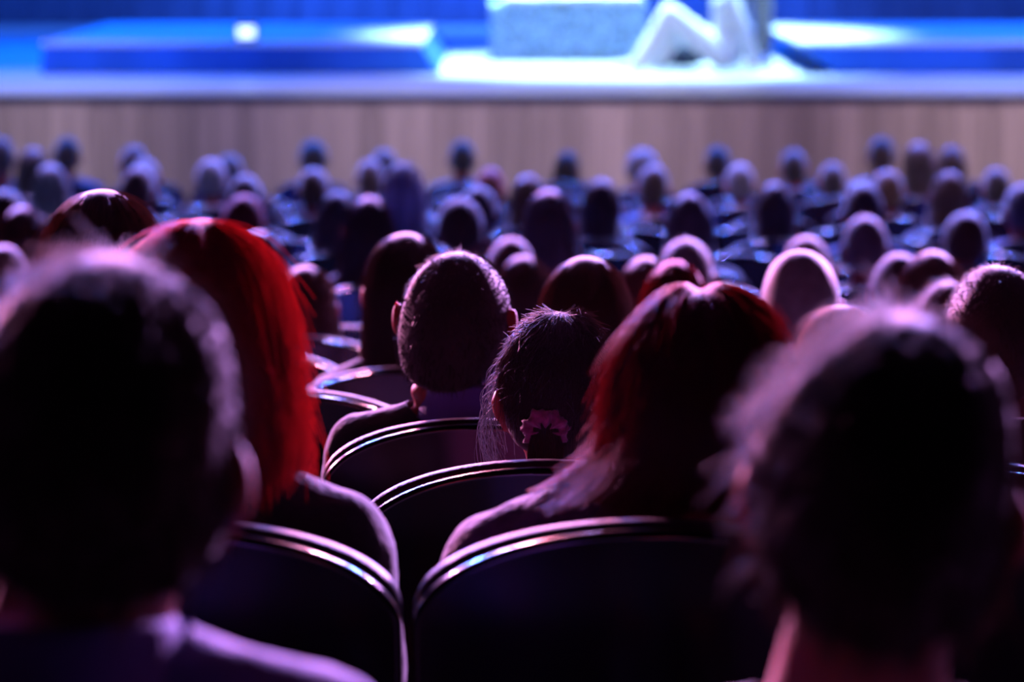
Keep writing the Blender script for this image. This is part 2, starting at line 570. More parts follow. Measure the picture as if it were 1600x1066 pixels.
def cloth_from(me, blobs, wanted, off, seed=1, amp=0.003, zmax=None, side=0, axis=0):
    v, nr, fl, lp = read(me)
    lab, names = label_verts(v, blobs)
    ok = np.isin(lab, [names.index(w) for w in wanted if w in names])
    if side:
        ok &= v[:, axis] * side > 0
    if zmax is not None:
        ok &= v[:, 2] < zmax
    q = lp.reshape(-1, 4) if (fl == 4).all() else None
    if q is None:
        st = np.concatenate([[0], np.cumsum(fl)[:-1]])
        q = np.array([lp[a:a + 4] for a, k in zip(st, fl) if k == 4])
    q = q[ok[q].sum(1) >= 2]
    used = np.unique(q)
    remap = np.full(len(v), -1)
    remap[used] = np.arange(len(used))
    vv = v[used] + nr[used] * (off + wrinkles(v[used], seed, amp))[:, None]
    return np_mesh('cloth', vv, [remap[q]])


_bodies = {}


def make_body(sex='m', hs=1.0, dx=0.0, dy=0.0, dz=0.0, roll=0.0, yaw=0.0, voxel=0.0085, slope=0.0, bulk=0.0, coat=0.012, nkw=1.0, ear=0.0):
    """Seated body, feet on z = 0, hips over the origin, facing +Y. Returns meshes and the head's matrix."""
    key = (sex, hs, dx, dy, dz, roll, yaw, voxel, slope, bulk, coat, nkw, ear)
    if key in _bodies:
        return _bodies[key]
    k = {'m': 1.0, 'f': 0.92, 'c': 0.86}[sex]
    B = []
    chain(B, 'pelvis', [((-0.07, 0, 0.52), (0.10 * k, 0.115, 0.10)), ((0.07, 0, 0.52), (0.10 * k, 0.115, 0.10))], 3)
    chain(B, 'torso', [((0, 0.005, 0.58), ((0.150 + bulk) * k, 0.108, 0.08)), ((0, 0.01, 0.72), ((0.138 + bulk) * k, 0.102, 0.08)),
                       ((0, -0.012, 0.86), ((0.158 + bulk) * k, 0.108, 0.08)), ((0, -0.028, 0.955), ((0.142 + bulk) * k, 0.082, 0.055))], 5)
    sw = (0.163 + bulk * 0.5) * k
    sz = 0.975 - slope
    chain(B, 'torso', [((-sw, -0.030, sz - 0.01), 0.052), ((-0.06, -0.036, 1.000), 0.048), ((0.06, -0.036, 1.000), 0.048), ((sw, -0.030, sz - 0.01), 0.052)], 6)
    if sex == 'f':
        for s in (-1, 1):
            B.append(((s * 0.068, 0.03, 0.845), (0.062, 0.055, 0.06), 'torso'))
    hc = Vector((dx, -0.025 + dy, HEAD_Z + dz))
    R = Matrix.Rotation(roll, 3, 'Y') @ Matrix.Rotation(yaw, 3, 'Z')
    nk = hc + R @ Vector((0, -0.022, -0.075 * hs))
    chain(B, 'neck', [((0, -0.042, 1.00), (0.062 * k * nkw, 0.056, 0.03)), (tuple(nk), (0.054 * k * nkw * (0.6 + 0.4 * hs), 0.056, 0.03))], 7)
    B += head_blobs(hs, lambda c: tuple(hc + R @ (Vector(c) * hs)), ear)
    for s in (-1, 1):
        el = (s * (sw + 0.030), 0.03, 0.705)
        wr = (s * 0.125, 0.215, 0.625)
        chain(B, 'arm', [((s * (sw + 0.004), -0.028, sz - 0.022), 0.054), (el, 0.042), (wr, 0.029)], 9)
        hand(B, wr[0], wr[1] + 0.015, wr[2] - 0.012, s)
        chain(B, 'leg', [((s * 0.092, 0.01, 0.515), 0.088), ((s * 0.115, 0.40, 0.525), 0.060)], 9)
        chain(B, 'leg', [((s * 0.115, 0.40, 0.515), 0.058), ((s * 0.120, 0.385, 0.33), 0.055), ((s * 0.120, 0.42, 0.085), 0.038)], 8)
        chain(B, 'foot', [((s * 0.120, 0.40, 0.042), (0.034, 0.04, 0.040)), ((s * 0.128, 0.50, 0.034), (0.042, 0.05, 0.032)), ((s * 0.132, 0.565, 0.026), (0.040, 0.04, 0.024))], 5)
    me = mesh_from_blobs(B, voxel)
    me.name = 'seated_body'
    top = cloth_from(me, B, ('torso', 'arm'), coat, 3, 0.004 if coat < 0.015 else 0.006)
    bot = cloth_from(me, B, ('pelvis', 'leg'), 0.008, 5)
    sho = [cloth_from(me, B, ('foot',), 0.006, 7, 0.0, side=q) for q in (-1, 1)]
    Mh = Matrix.Translation(hc) @ (R.to_4x4()) @ Matrix.Scale(hs, 4)
    _bodies[key] = (me, top, bot, sho, Mh)
    return _bodies[key]


# ------------------------------------------------------------------ hair
def lump(th, p, seed, amp):
    r = np.random.RandomState(seed)
    o = np.zeros(np.broadcast(th, p).shape)
    for k in range(5):
        o = o + np.sin(th * r.randint(1, 5 + 3 * k) + p * r.uniform(2, 12) + r.uniform(0, 6)) / (1.5 + k)
    return amp * o


def short_surf(th, p, S):
    """th is the angle from the back of the head, p runs from crown to hairline."""
    c = np.cos(th)
    pm = np.radians(np.where(c > 0, 88 + 36 * np.abs(c) ** 0.6, 88 + 34 * c))       # nape low, forehead high
    phi = p * pm
    t = S['t'] * (1 - 0.62 * p ** 2) + lump(th, p, S['seed'], S['lump']) * np.clip(phi * 1.4, 0, 1) ** 2
    sp = np.where(phi < PI / 2, np.abs(np.sin(phi)) ** 0.92, np.abs(np.sin(phi)) ** 0.50)
    x = (HA + t) * sp * np.sin(th)
    y = -(HB * 0.97 + t) * sp * np.cos(th) - 0.006
    z = (HC * 0.99 + t * 1.1) * np.cos(phi) + 0.002
    if S.get('part'):
        z = z - S['part'] * np.exp(-(x / 0.012) ** 2) * (np.cos(phi) > 0)
    return np.stack(np.broadcast_arrays(x, y, z), -1)


def long_surf(th, p, S):
    pc = S.get('pc', 0.5)
    q = np.clip(p / pc, 0, 1)
    v = np.clip((p - pc) / (1 - pc), 0, 1)
    phi = np.radians(88) * q
    t = S['t'] + lump(th, p, S['seed'], S['lump']) * np.clip(phi * 1.4, 0, 1) ** 2
    L = S['len'] * (1 + 0.06 * np.sin(th * 7 + S['seed']) + 0.04 * np.sin(th * 17))
    fl = S['flare'] * v ** 1.6 - S.get('tuck', 0.0) * np.clip(v - 0.75, 0, 1) * 4
    sx = np.sin(th)
    side = np.where(sx < 0, S.get('flip_l', 0), S.get('flip_r', 0)) * np.clip((v - S.get('fs', 0.55)) / (1 - S.get('fs', 0.55)), 0, 1) ** 2
    sp = np.sin(phi) ** 0.92
    x = (HA + t + fl) * sp * sx + np.sign(sx) * side * np.abs(sx)
    y = -(HB * 0.97 + t + fl * 0.5 - S.get('hug', 0.012) * np.sin(v * PI)) * sp * np.cos(th) - 0.004
    z = (HC * 0.99 + t * 1.1) * np.cos(phi) - v * L
    if S.get('part'):
        z = z - S['part'] * np.exp(-(x / 0.013) ** 2) * np.clip(np.cos(phi) * 2, 0, 1)
    return np.stack(np.broadcast_arrays(x, y, z), -1)


def tubes(paths, r0, r1):
    """Three-sided tapering tubes along paths (K, M, 3)."""
    K, M, _ = paths.shape
    d = np.gradient(paths, axis=1)
    d /= np.linalg.norm(d, axis=2, keepdims=True) + 1e-9
    up = np.array([0.31, 0.87, 0.38])
    a = np.cross(d, up)
    a /= np.linalg.norm(a, axis=2, keepdims=True) + 1e-9
    b = np.cross(d, a)
    rad = np.linspace(r0, r1, M)[None, :, None]
    ring = [paths + rad * (math.cos(q) * a + math.sin(q) * b) for q in (0, 2 * PI / 3, 4 * PI / 3)]
    V = np.stack(ring, 2)                       # K, M, 3, 3
    k, m, s = np.meshgrid(np.arange(K), np.arange(M - 1), np.arange(3), indexing='ij')
    i = (k * M + m) * 3
    s2 = (s + 1) % 3
    Fq = np.stack([i + s, i + s2, i + 3 + s2, i + 3 + s], -1).reshape(-1, 4)
    return V.reshape(-1, 3), Fq


_hairs = {}


def make_hair(style, seed=1, strands=0, fine=False, **kw):
    key = (style, seed, strands, fine, tuple(sorted(kw.items())))
    if key in _hairs:
        return _hairs[key]
    S = {'t': 0.013, 'lump': 0.0015, 'seed': seed, 'len': 0.2, 'flare': 0.01}
    rs = np.random.RandomState(seed)
    if style in ('long', 'bob', 'scarf'):
        S.update(t=0.020, lump=0.002)
        if style == 'bob': S.update(len=0.13, flare=0.018, tuck=0.01)
        if style == 'long': S.update(len=0.24, flare=0.022)
        if style == 'scarf': S.update(len=0.20, flare=0.030, t=0.028, lump=0.001)
    S.update(kw)
    nu, nv = (72, 30) if fine else (36, 16)
    Vs, Fs, base = [], [], 0

    def sheet(fn, t0, t1, p0, p1, wrap):
        nonlocal base
        th = np.linspace(t0, t1, nu, endpoint=not wrap)[:, None]
        p = np.linspace(p0, p1, nv)[None, :]
        A = fn(th, p, S)
        ctr = np.array([0, 0, -0.05])
        dirv = A - ctr
        dirv[..., 2] *= 0.5
        dirv /= np.linalg.norm(dirv, axis=-1, keepdims=True)
        Bv = A - dirv * 0.007
        fa = grid_faces(nu, nv, base, wrap)
        fb = grid_faces(nu, nv, base + nu * nv, wrap)[:, ::-1]
        Vs.extend([A.reshape(-1, 3), Bv.reshape(-1, 3)])
        Fs.extend([fa, fb])
        o = base
        n = nu * nv
        iu = np.arange(nu if wrap else nu - 1)
        ju = (iu + 1) % nu
        Fs.append(np.stack([o + iu * nv + nv - 1, o + ju * nv + nv - 1, o + n + ju * nv + nv - 1, o + n + iu * nv + nv - 1], -1))
        if not wrap:
            iv = np.arange(nv - 1)
            for e in (0, nu - 1):
                Fs.append(np.stack([o + e * nv + iv, o + e * nv + iv + 1, o + n + e * nv + iv + 1, o + n + e * nv + iv], -1))
        base += 2 * n

    capS = short_surf
    if style == 'short' or style == 'tied':
        sheet(short_surf, -PI, PI, 0.0, 1.0, True)
        fn = short_surf
    else:
        sheet(short_surf, -PI, PI, 0.0, 0.93, True)
        op = 1.92 if style != 'scarf' else 2.4
        sheet(long_surf, -op, op, 0.0, 1.0, False)
        fn = long_surf
    if strands:
        M = 6
        if style in ('short',):
            th = rs.uniform(-PI, PI, strands)
            p = np.sqrt(rs.uniform(0.0, 0.98, strands))
            root = fn(th, p, S)
            nrm = root - np.array([0, 0, -0.03])
            nrm /= np.linalg.norm(nrm, axis=1, keepdims=True)
            tip = fn(th, np.clip(p + 0.16, 0, 1.1), S)
            fl = tip - root
            fl /= np.linalg.norm(fl, axis=1, keepdims=True) + 1e-6
            ln = rs.uniform(0.5, 1.2, strands) * S.get('fuzz', 0.014)
            u = np.linspace(0, 1, 5)[None, :, None]
            dirv = nrm * rs.uniform(0.15, 0.8, (strands, 1)) + fl * 0.8 + rs.normal(size=(strands, 3)) * 0.28
            paths = (root - nrm * 0.002)[:, None, :] + dirv[:, None, :] * ln[:, None, None] * u + fl[:, None, :] * (ln[:, None, None] * 0.35) * u ** 2
            v, f = tubes(paths, S.get('rad', 0.0007), 0.0002)
        else:
            op = 1.95
            th = rs.uniform(-op, op, strands)
            p0 = rs.uniform(0.0, 0.55, strands) ** 1.15 if style != 'tied' else rs.uniform(0.0, 0.7, strands)
            p1 = np.clip(p0 + rs.uniform(0.3, 0.75, strands), 0, 1.03)
            if style == 'tied':
                p1 = np.clip(p0 + rs.uniform(0.1, 0.3, strands), 0, 1.0)
            M = 8
            u = np.linspace(0, 1, M)[None, :]
            pp = p0[:, None] * (1 - u) + p1[:, None] * u
            tt = th[:, None] + rs.normal(size=(strands, 1)) * 0.10 * u + rs.normal(size=(strands, 1)) * 0.04 * np.sin(u * 5)
            pos = fn(tt, pp, S)
            nrm = pos - np.array([0, 0, -0.05])
            nrm[..., 2] *= 0.4
            nrm /= np.linalg.norm(nrm, axis=-1, keepdims=True)
            off = np.abs(rs.normal(size=(strands, 1))) * S.get('fly', 0.004) * u ** 1.3
            wild = (rs.uniform(size=(strands, 1)) < 0.10) * rs.uniform(0.3, 1.0, (strands, 1)) * S.get('fly', 0.004) * 2.4 * u ** 2
            paths = pos + nrm * (off + wild + 0.0005)[..., None]
            v, f = tubes(paths, S.get('rad', 0.0007), 0.00025)
        Vs.append(v)
        n_shell = sum(len(q) for q in Fs)
        Fs.append(f + base)
        base += len(v)
    me = np_mesh('hair', np.concatenate(Vs), Fs)
    if strands:
        me.materials.append(None)
        me.materials.append(None)
        mi = np.zeros(len(me.polygons), dtype=np.int32)
        mi[-len(f):] = 1
        me.polygons.foreach_set('material_index', mi)
    _hairs[key] = me
    return me


HAIR_W = {'short': HA + 0.008, 'tied': HA + 0.008, 'bob': HA + 0.030, 'long': HA + 0.032, 'scarf': HA + 0.045}

# ------------------------------------------------------------------ chairs
CH_TOP, CH_A, CH_B = 1.038, 0.235, 0.095
BACK_Y = -0.185


def slab(outline, layers, yfun):
    """Rounded slab: outline in x,z; layers of (inset, y)."""
    o = np.array(outline)
    n = len(o)
    c = np.array([0, o[:, 1].mean()])
    tan = np.roll(o, -1, 0) - np.roll(o, 1, 0)
    nrm = np.stack([tan[:, 1], -tan[:, 0]], -1)
    nrm /= np.linalg.norm(nrm, axis=1, keepdims=True)
    if ((o - c) * nrm).sum() < 0:
        nrm = -nrm
    V, Fs = [], []
    for ins, y in layers:
        q = o - nrm * ins
        V.append(np.stack([q[:, 0], y + yfun(q[:, 0], q[:, 1]), q[:, 1]], -1))
    m = len(layers)
    for l in range(m - 1):
        i = np.arange(n)
        j = (i + 1) % n
        Fs.append(np.stack([l * n + i, l * n + j, (l + 1) * n + j, (l + 1) * n + i], -1))
    # strip caps between mirrored outline points
    half = n // 2
    for l, flip in ((0, True), (m - 1, False)):
        i = np.arange(0, half - 1)
        f = np.stack([l * n + i, l * n + i + 1, l * n + n - 2 - i, l * n + n - 1 - i], -1)
        Fs.append(f[:, ::-1] if flip else f)
    me = np_mesh('slab', np.concatenate(V), Fs)
    bm = bmesh.new()
    bm.from_mesh(me)
    bmesh.ops.recalc_face_normals(bm, faces=bm.faces)
    bm.to_mesh(me)
    bm.free()
    return me


def arch(a, b, top, bottom, n=25):
    """Outline mirrored about x = 0: left half up from the bottom, over the arch, right half down."""
    left = [(-a * 0.90, bottom), (-a * 0.95, bottom + 0.12), (-a * 0.985, bottom + 0.3), (-a, top - b - 0.10), (-a, top - b - 0.03)]
    ar = [(-a * math.cos(q), top - b + b * math.sin(q)) for q in np.linspace(0.0, PI / 2, n)[:-1]]
    L = left + ar + [(-0.012, top)]
    return L + [(-x, z) for x, z in L[::-1]]


def back_curve(x, z):
    return 0.45 * x ** 2 - 0.09 * (z - 0.42)


CHAIR_MESH = {}


def chair_meshes():
    C = CHAIR_MESH
    C['backrest'] = slab(arch(CH_A, CH_B + 0.012, CH_TOP - 0.004, 0.34), [(0.008, 0.0), (0.0022, 0.0022), (0.0, 0.008), (0.0, 0.016), (0.0022, 0.022), (0.008, 0.024)], back_curve)
    C['back_cushion'] = slab(arch(CH_A - 0.001, CH_B, CH_TOP, 0.46), [(0.012, 0.026), (0.004, 0.029), (0.0, 0.036), (0.001, 0.056), (0.008, 0.066), (0.03, 0.074), (0.06, 0.078)], back_curve)
    C['seat'] = bm_mesh('seat', box_bm(-0.212, 0.212, -0.12, 0.285, 0.335, 0.425, 0.03), True)
    C['armrest'] = bm_mesh('armrest', box_bm(-0.014, 0.014, -0.14, 0.26, 0.535, 0.565, 0.010), True)
    C['side_panel'] = bm_mesh('side_panel', box_bm(-0.012, 0.012, -0.10, 0.18, 0.03, 0.537, 0.006))
    C['base_plate'] = bm_mesh('base_plate', box_bm(-0.018, 0.018, -0.14, 0.24, 0.0, 0.03, 0.008))


chair_meshes()


def make_chair(x, y, z, label, group='theatre chairs', rz=0.0, sdz=0.0):
    """y is where the sitter's hips are."""
    r = empty('theatre_chair', (x, y, z), label, 'chair', group)
    r.rotation_euler.z = rz
    C = CHAIR_MESH
    link('backrest', C['backrest'], M_SHELL, r, (0, BACK_Y - 0.022, 0))
    link('back_cushion', C['back_cushion'], M_CUSH, r, (0, BACK_Y - 0.022, 0))
    link('seat', C['seat'], M_CUSH, r, (0, 0, sdz))
    for s in (-1, 1):
        link('armrest', C['armrest'], M_ARM, r, (s * 0.224, 0, 0))
        link('side_panel', C['side_panel'], M_METAL, r, (s * 0.224, 0, 0))
        link('base_plate', C['base_plate'], M_METAL, r, (s * 0.222, 0, 0))
    return r


# ------------------------------------------------------------------ the audience
# x, y of the head's top in the photograph, its width, row, sex, hair style, hair colour, clothing, label, options
A = 'audience member '
PEOPLE = [
    (150, 410, 415, 1, 'm', 'short', 'dark', 'violet', 'blurred short-haired person in violet collared shirt, nearest, at the left edge', dict(hs=1.07, roll=0.10, dx=0.03, strands=5200, fuzz=0.020, t=0.016, lump=0.004, collar='violet', cz=0.03, dz=-0.018, nkw=1.12, ck=1.05, fine=True, chx=95)),
    (1378, 505, 405, 1, 'm', 'short', 'dark', 'black', 'blurred short-haired person with red-glowing ear, nearest, at the lower right', dict(hs=1.05, roll=0.13, dx=0.025, ear=0.004, nkw=1.1, strands=5200, fuzz=0.026, t=0.017, lump=0.006, fine=True, chx=1350)),
    (315, 345, 280, 2, 'f', 'bob', 'red', 'black', 'person with a bright red bob and dark jacket behind the nearest left head', dict(hs=1.0, dx=0.03, strands=9000, fine=True, len=0.135, flare=0.006, tuck=0.014, fly=0.010, coat=0.018, dz=-0.02, chx=250, lump=0.003, dzs=0.0)),
    (1095, 440, 285, 2, 'f', 'long', 'auburn', 'plum', 'person with parted dark auburn hair flipping outward and plum textured top', dict(hs=1.0, dx=0.045, strands=9000, fine=True, len=0.095, flare=0.002, flip_l=0.070, flip_r=0.04, fs=0.2, part=0.010, fly=0.010, coat=0.016, dz=-0.05, bulk=0.02, chx=1017, lump=0.004)),
    (875, 490, 185, 3, 'c', 'tied', 'dark', 'maroon', 'child with hair tied in a scrunchie and loose side strands, in focus', dict(hs=0.98, strands=5200, fine=True, fly=0.005, chx=850, dx=0.02, scrunchie=True, lump=0.002)),
    (715, 396, 182, 4, 'm', 'short', 'black', 'black', 'person with cropped dark hair, big left ear and violet shirt collar', dict(hs=1.05, strands=6500, fuzz=0.010, t=0.013, fine=True, chx=745, dx=-0.03, ear=0.026, collar='violet', cz=0.045, dz=-0.03, nkw=1.28, ck=1.12, bulk=0.03, roll=0.02, yaw=-0.22)),
    (1558, 415, 175, 4, 'm', 'short', 'dark', 'black', 'person with cropped fuzzy hair at the right edge, behind the nearest right head', dict(hs=1.06, strands=5200, fuzz=0.011, t=0.011, fine=True)),
    (160, 298, 205, 4, 'f', 'bob', 'brown', 'black', 'person with rounded dark brown hair just behind the red bob', dict(hs=1.05, strands=5200, fine=True, fly=0.006, roll=0.0)),
    (915, 402, 165, 5, 'f', 'long', 'brown', 'navy', 'person with smooth rounded brown hair right behind the child with the scrunchie', dict(strands=2600, fine=True, chx=890)),
    (1312, 479, 140, 5, 'c', 'long', 'blond', 'grey', 'blond child peeking over the nearest right head, with loose pale strands', dict(hs=0.92, strands=3000, fine=True, len=0.16, fly=0.008, chx=1322)),
    (635, 365, 140, 6, 'f', 'long', 'dark', 'black', 'person with long straight dark hair beside the cropped head with violet collar', dict(strands=2200, fine=True, len=0.26, flare=0.012)),
    (1250, 391, 128, 6, 'm', 'short', 'grey', 'black', 'person with close-cropped pale hair and a shining crown above the blond child', dict(hs=1.02, t=0.011, strands=2500, fuzz=0.005, fine=True)),
    (1055, 408, 112, 7, 'f', 'long', 'auburn', 'maroon', 'person with orange-rimmed hair behind the parted auburn hair', {}),
    (1478, 442, 100, 7, 'c', 'short', 'brown', 'grey', 'child with fluffy brown hair touching the cropped head at the right edge', dict(strands=1500, fuzz=0.03, lump=0.005)),
    (480, 416, 82, 8, 'f', 'long', 'brown', 'navy', 'person with long brown hair just right of the red bob', {}),
    (1010, 402, 82, 8, 'f', 'bob', 'brown', 'navy', 'person half hidden behind the orange-rimmed hair', {}),
    (1455, 393, 125, 8, 'f', 'long', 'brown', 'black', 'person with long pale-brown hair left of the cropped head at the right edge', {}),
    (820, 400, 78, 9, 'f', 'bob', 'brown', 'navy', 'person with pinkish bob just right of the violet-collared person', {}),
    (1072, 374, 72, 9, 'm', 'short', 'grey', 'navy', 'grey-haired person with pale pink crown above the orange-rimmed hair', dict(chx=1084)),
    (1402, 397, 80, 9, 'm', 'short', 'dark', 'black', 'dark-haired person with a red ear left of the long pale-brown hair', {}),
    (8, 384, 75, 10, 'm', 'short', 'brown', 'black', 'brown-haired person at the left edge just above the nearest left head', {}),
    (405, 362, 60, 10, 'f', 'bob', 'grey', 'blue', 'person with pale lavender hair behind the red bob', {}),
    (797, 372, 70, 10, 'm', 'short', 'brown', 'navy', 'person whose pink-lit crown shows above the pinkish bob', {}),
    (1262, 370, 72, 10, 'm', 'short', 'blond', 'navy', 'person with a tan crown directly behind the close-cropped shining crown', {}),
    (35, 323, 64, 11, 'f', 'bob', 'brown', 'black', 'person with lavender-rimmed bob near the left edge', {}),
    (575, 308, 92, 11, 'f', 'long', 'dark', 'navy', 'person with long dark hair before the pale head scarf', {}),
    (860, 297, 78, 11, 'f', 'bob', 'grey', 'navy', 'person with a thick pale lavender bob in the middle of the hall', {}),
    (1352, 338, 70, 11, 'm', 'short', 'grey', 'navy', 'grey-haired person right of the middle, above the dark-haired one with red ear', {}),
    (380, 305, 66, 12, 'm', 'short', 'auburn', 'black', 'person with a reddish crown above the red bob', {}),
    (720, 310, 80, 12, 'm', 'short', 'dark', 'black', 'broad dark-haired person with a visible right ear behind the violet-collared one', {}),
    (1077, 302, 68, 12, 'f', 'bob', 'grey', 'navy', 'person with pale bob above the grey-haired one with pink crown', {}),
    (1508, 332, 76, 12, 'm', 'short', 'brown', 'blue', 'pink-crowned person beside a bright blue shoulder near the right edge', {}),
    (10, 297, 58, 13, 'm', 'short', 'brown', 'navy', 'person at the left edge behind the lavender-rimmed bob', {}),
    (747, 291, 50, 13, 'm', 'short', 'grey', 'blue', 'pale-cropped lavender-lit person behind the broad dark-haired one', dict(t=0.011)),
    (525, 299, 50, 13, 'f', 'bob', 'grey', 'violet', 'small person with white hair left of the long dark hair', {}),
    (1350, 287, 68, 13, 'm', 'short', 'brown', 'blue', 'brown-haired person directly behind the grey-haired one right of the middle', {}),
    (630, 258, 80, 14, 'f', 'scarf', 'grey', 'navy', 'person wearing a pale lavender head scarf left of the middle', {}),
    (938, 280, 62, 14, 'f', 'bob', 'brown', 'navy', 'person with brown bob right of the thick pale bob', {}),
    (1598, 289, 60, 14, 'm', 'short', 'grey', 'violet', 'grey-haired person cut by the right edge', {}),
    (1210, 286, 70, 14, 'f', 'bob', 'brown', 'navy', 'person with brown bob two rows and more behind the close-cropped shining crown', {}),
    (215, 260, 52, 15, 'm', 'short', 'brown', 'black', 'person with mauve crown before the shining blue-white crown far left', {}),
    (385, 274, 50, 15, 'm', 'short', 'dark', 'black', 'dark-haired person behind the reddish crown', {}),
    (825, 274, 70, 15, 'f', 'bob', 'brown', 'blue', 'person with brown bob behind the thick pale bob', {}),
    (1482, 268, 66, 15, 'f', 'bob', 'brown', 'navy', 'person with large pinkish bob near the right edge, under two dark heads', {}),
    (80, 257, 70, 16, 'f', 'bob', 'grey', 'blue', 'person with a large lavender-rimmed bob far left', {}),
    (490, 263, 46, 16, 'm', 'short', 'dark', 'navy', 'small dark head directly before the tall dark head at the stage', {}),
    (1020, 258, 52, 16, 'm', 'short', 'dark', 'blue', 'dark-haired person just before the pale blue crown, right of the middle', {}),
    (1388, 266, 54, 16, 'm', 'short', 'brown', 'navy', 'brown-haired person directly before the one in bright blue', {}),
    (330, 249, 55, 17, 'm', 'short', 'grey', 'navy', 'person with pale blue-lit grey hair left of the empty chairs', {}),
    (765, 263, 44, 17, 'm', 'short', 'auburn', 'maroon', 'person with mauve hair right of the tall head in pale blue', {}),
    (1157, 256, 50, 17, 'm', 'short', 'grey', 'navy', 'grey-haired person with pale crown beside a dark narrow head', {}),
    (1557, 263, 50, 17, 'm', 'short', 'black', 'blue', 'dark round head close to the right edge near the stage', {}),
    (50, 231, 50, 18, 'f', 'bob', 'dark', 'blue', 'person with dark rounded hair far left near the stage', {}),
    (228, 248, 44, 18, 'm', 'short', 'grey', 'blue', 'person with a shining blue-white crown far left', dict(t=0.011)),
    (578, 250, 48, 18, 'm', 'short', 'dark', 'navy', 'dark-haired person left of the pale head scarf', {}),
    (1300, 255, 46, 18, 'm', 'short', 'black', 'navy', 'dark head left of the person in bright blue', {}),
    (1437, 223, 50, 18, 'f', 'long', 'dark', 'black', 'person with long dark hair, left one of two tall dark heads', {}),
    (0, 215, 44, 19, 'm', 'short', 'dark', 'blue', 'dark-haired person cut by the left edge before the stage', {}),
    (208, 228, 40, 19, 'm', 'short', 'dark', 'black', 'dark-haired person directly behind the shining blue-white crown', {}),
    (360, 242, 32, 19, 'm', 'short', 'black', 'blue', 'narrow blue-lit head peeking behind the pale grey hair', {}),
    (600, 234, 40, 19, 'm', 'short', 'black', 'navy', 'dark head in front row peeking behind the scarf neighbour', {}),
    (1003, 233, 56, 19, 'm', 'short', 'grey', 'blue', 'person with a pale blue crown before the stage, right of the middle', {}),
    (1241, 234, 44, 19, 'm', 'short', 'black', 'blue', 'round dark head with blue collar before the stage', {}),
    (1487, 229, 50, 19, 'f', 'bob', 'dark', 'black', 'person with dark bob, right one of two tall dark heads', {}),
    (104, 215, 44, 20, 'm', 'short', 'dark', 'blue', 'person with a shining blue crown in front row far left', {}),
    (490, 220, 50, 20, 'm', 'short', 'black', 'navy', 'tall dark blue-crowned head in front row left of the scarf', {}),
    (722, 220, 40, 20, 'm', 'short', 'black', 'white', 'narrow dark head in pale blue top standing out before the stage', {}),
    (885, 237, 42, 20, 'f', 'long', 'black', 'black', 'person with long black hair in front row at the middle', {}),
    (1122, 229, 40, 20, 'm', 'short', 'black', 'black', 'narrow dark head in front row right of the pale blue crown', {}),
    (1377, 215, 44, 20, 'm', 'short', 'dark', 'white', 'person in bright blue-lit top in front row right of the middle', {}),
]

CAP_PARTS = []


def scrunchie(parent, Mh):
    """Gathered cloth ring low on the back of the head, with a short bunch of hair through it."""
    nu, nv = 64, 12
    u = np.linspace(0, 2 * PI, nu, endpoint=False)[:, None]
    v = np.linspace(0, 2 * PI, nv, endpoint=False)[None, :]
    rr = 0.0135 * (1 + 0.16 * np.sin(u * 7 + v) + 0.14 * np.sin(u * 12 - 2 * v + 1) + 0.10 * np.sin(u * 19 + 3 * v))
    R0 = 0.020
    x = (R0 + rr * np.cos(v)) * np.cos(u)
    z = (R0 * 0.8 + rr * np.cos(v)) * np.sin(u)
    y = rr * np.sin(v) + 0.004 * np.sin(u * 7)
    V = np.stack(np.broadcast_arrays(x, y, z), -1).reshape(-1, 3)
    i, j = np.meshgrid(np.arange(nu), np.arange(nv), indexing='ij')
    i2, j2 = (i + 1) % nu, (j + 1) % nv
    Fq = np.stack([i * nv + j, i2 * nv + j, i2 * nv + j2, i * nv + j2], -1).reshape(-1, 4)
    m = material('scrunchie_cloth', (0.30, 0.06, 0.16), 0.7, 0.3, sheen=0.5, noise=0.4, nscale=120)
    o = link('scrunchie', np_mesh('scrunchie', V, [Fq]), m, parent)
    o['label'] = 'dusky pink gathered scrunchie'
    o.matrix_local = Mh @ Matrix.Translation((-0.022, -0.112, -0.020))
    rs = np.random.RandomState(8)
    K = 900
    u = np.linspace(0, 1, 8)[None, :]
    a = rs.uniform(0, 2 * PI, (K, 1))
    r = np.sqrt(rs.uniform(0, 1, (K, 1))) * 0.017
    spread = 1 + 0.5 * np.sin(u * PI)
    px = r * np.cos(a) * spread
    py = -0.012 - 0.020 * np.sin(u * PI * 0.9) + r * 0.4 * np.sin(a)
    pz = r * np.sin(a) * 0.8 - u * 0.075 * rs.uniform(0.8, 1.1, (K, 1))
    paths = np.stack(np.broadcast_arrays(px, py, pz), -1)
    v_, f_ = tubes(paths, 0.0016, 0.0006)
    h = link('ponytail', np_mesh('ponytail', v_, [f_]), HAIR['dark'][1], parent)
    h.matrix_local = Mh @ Matrix.Translation((-0.022, -0.110, -0.020))


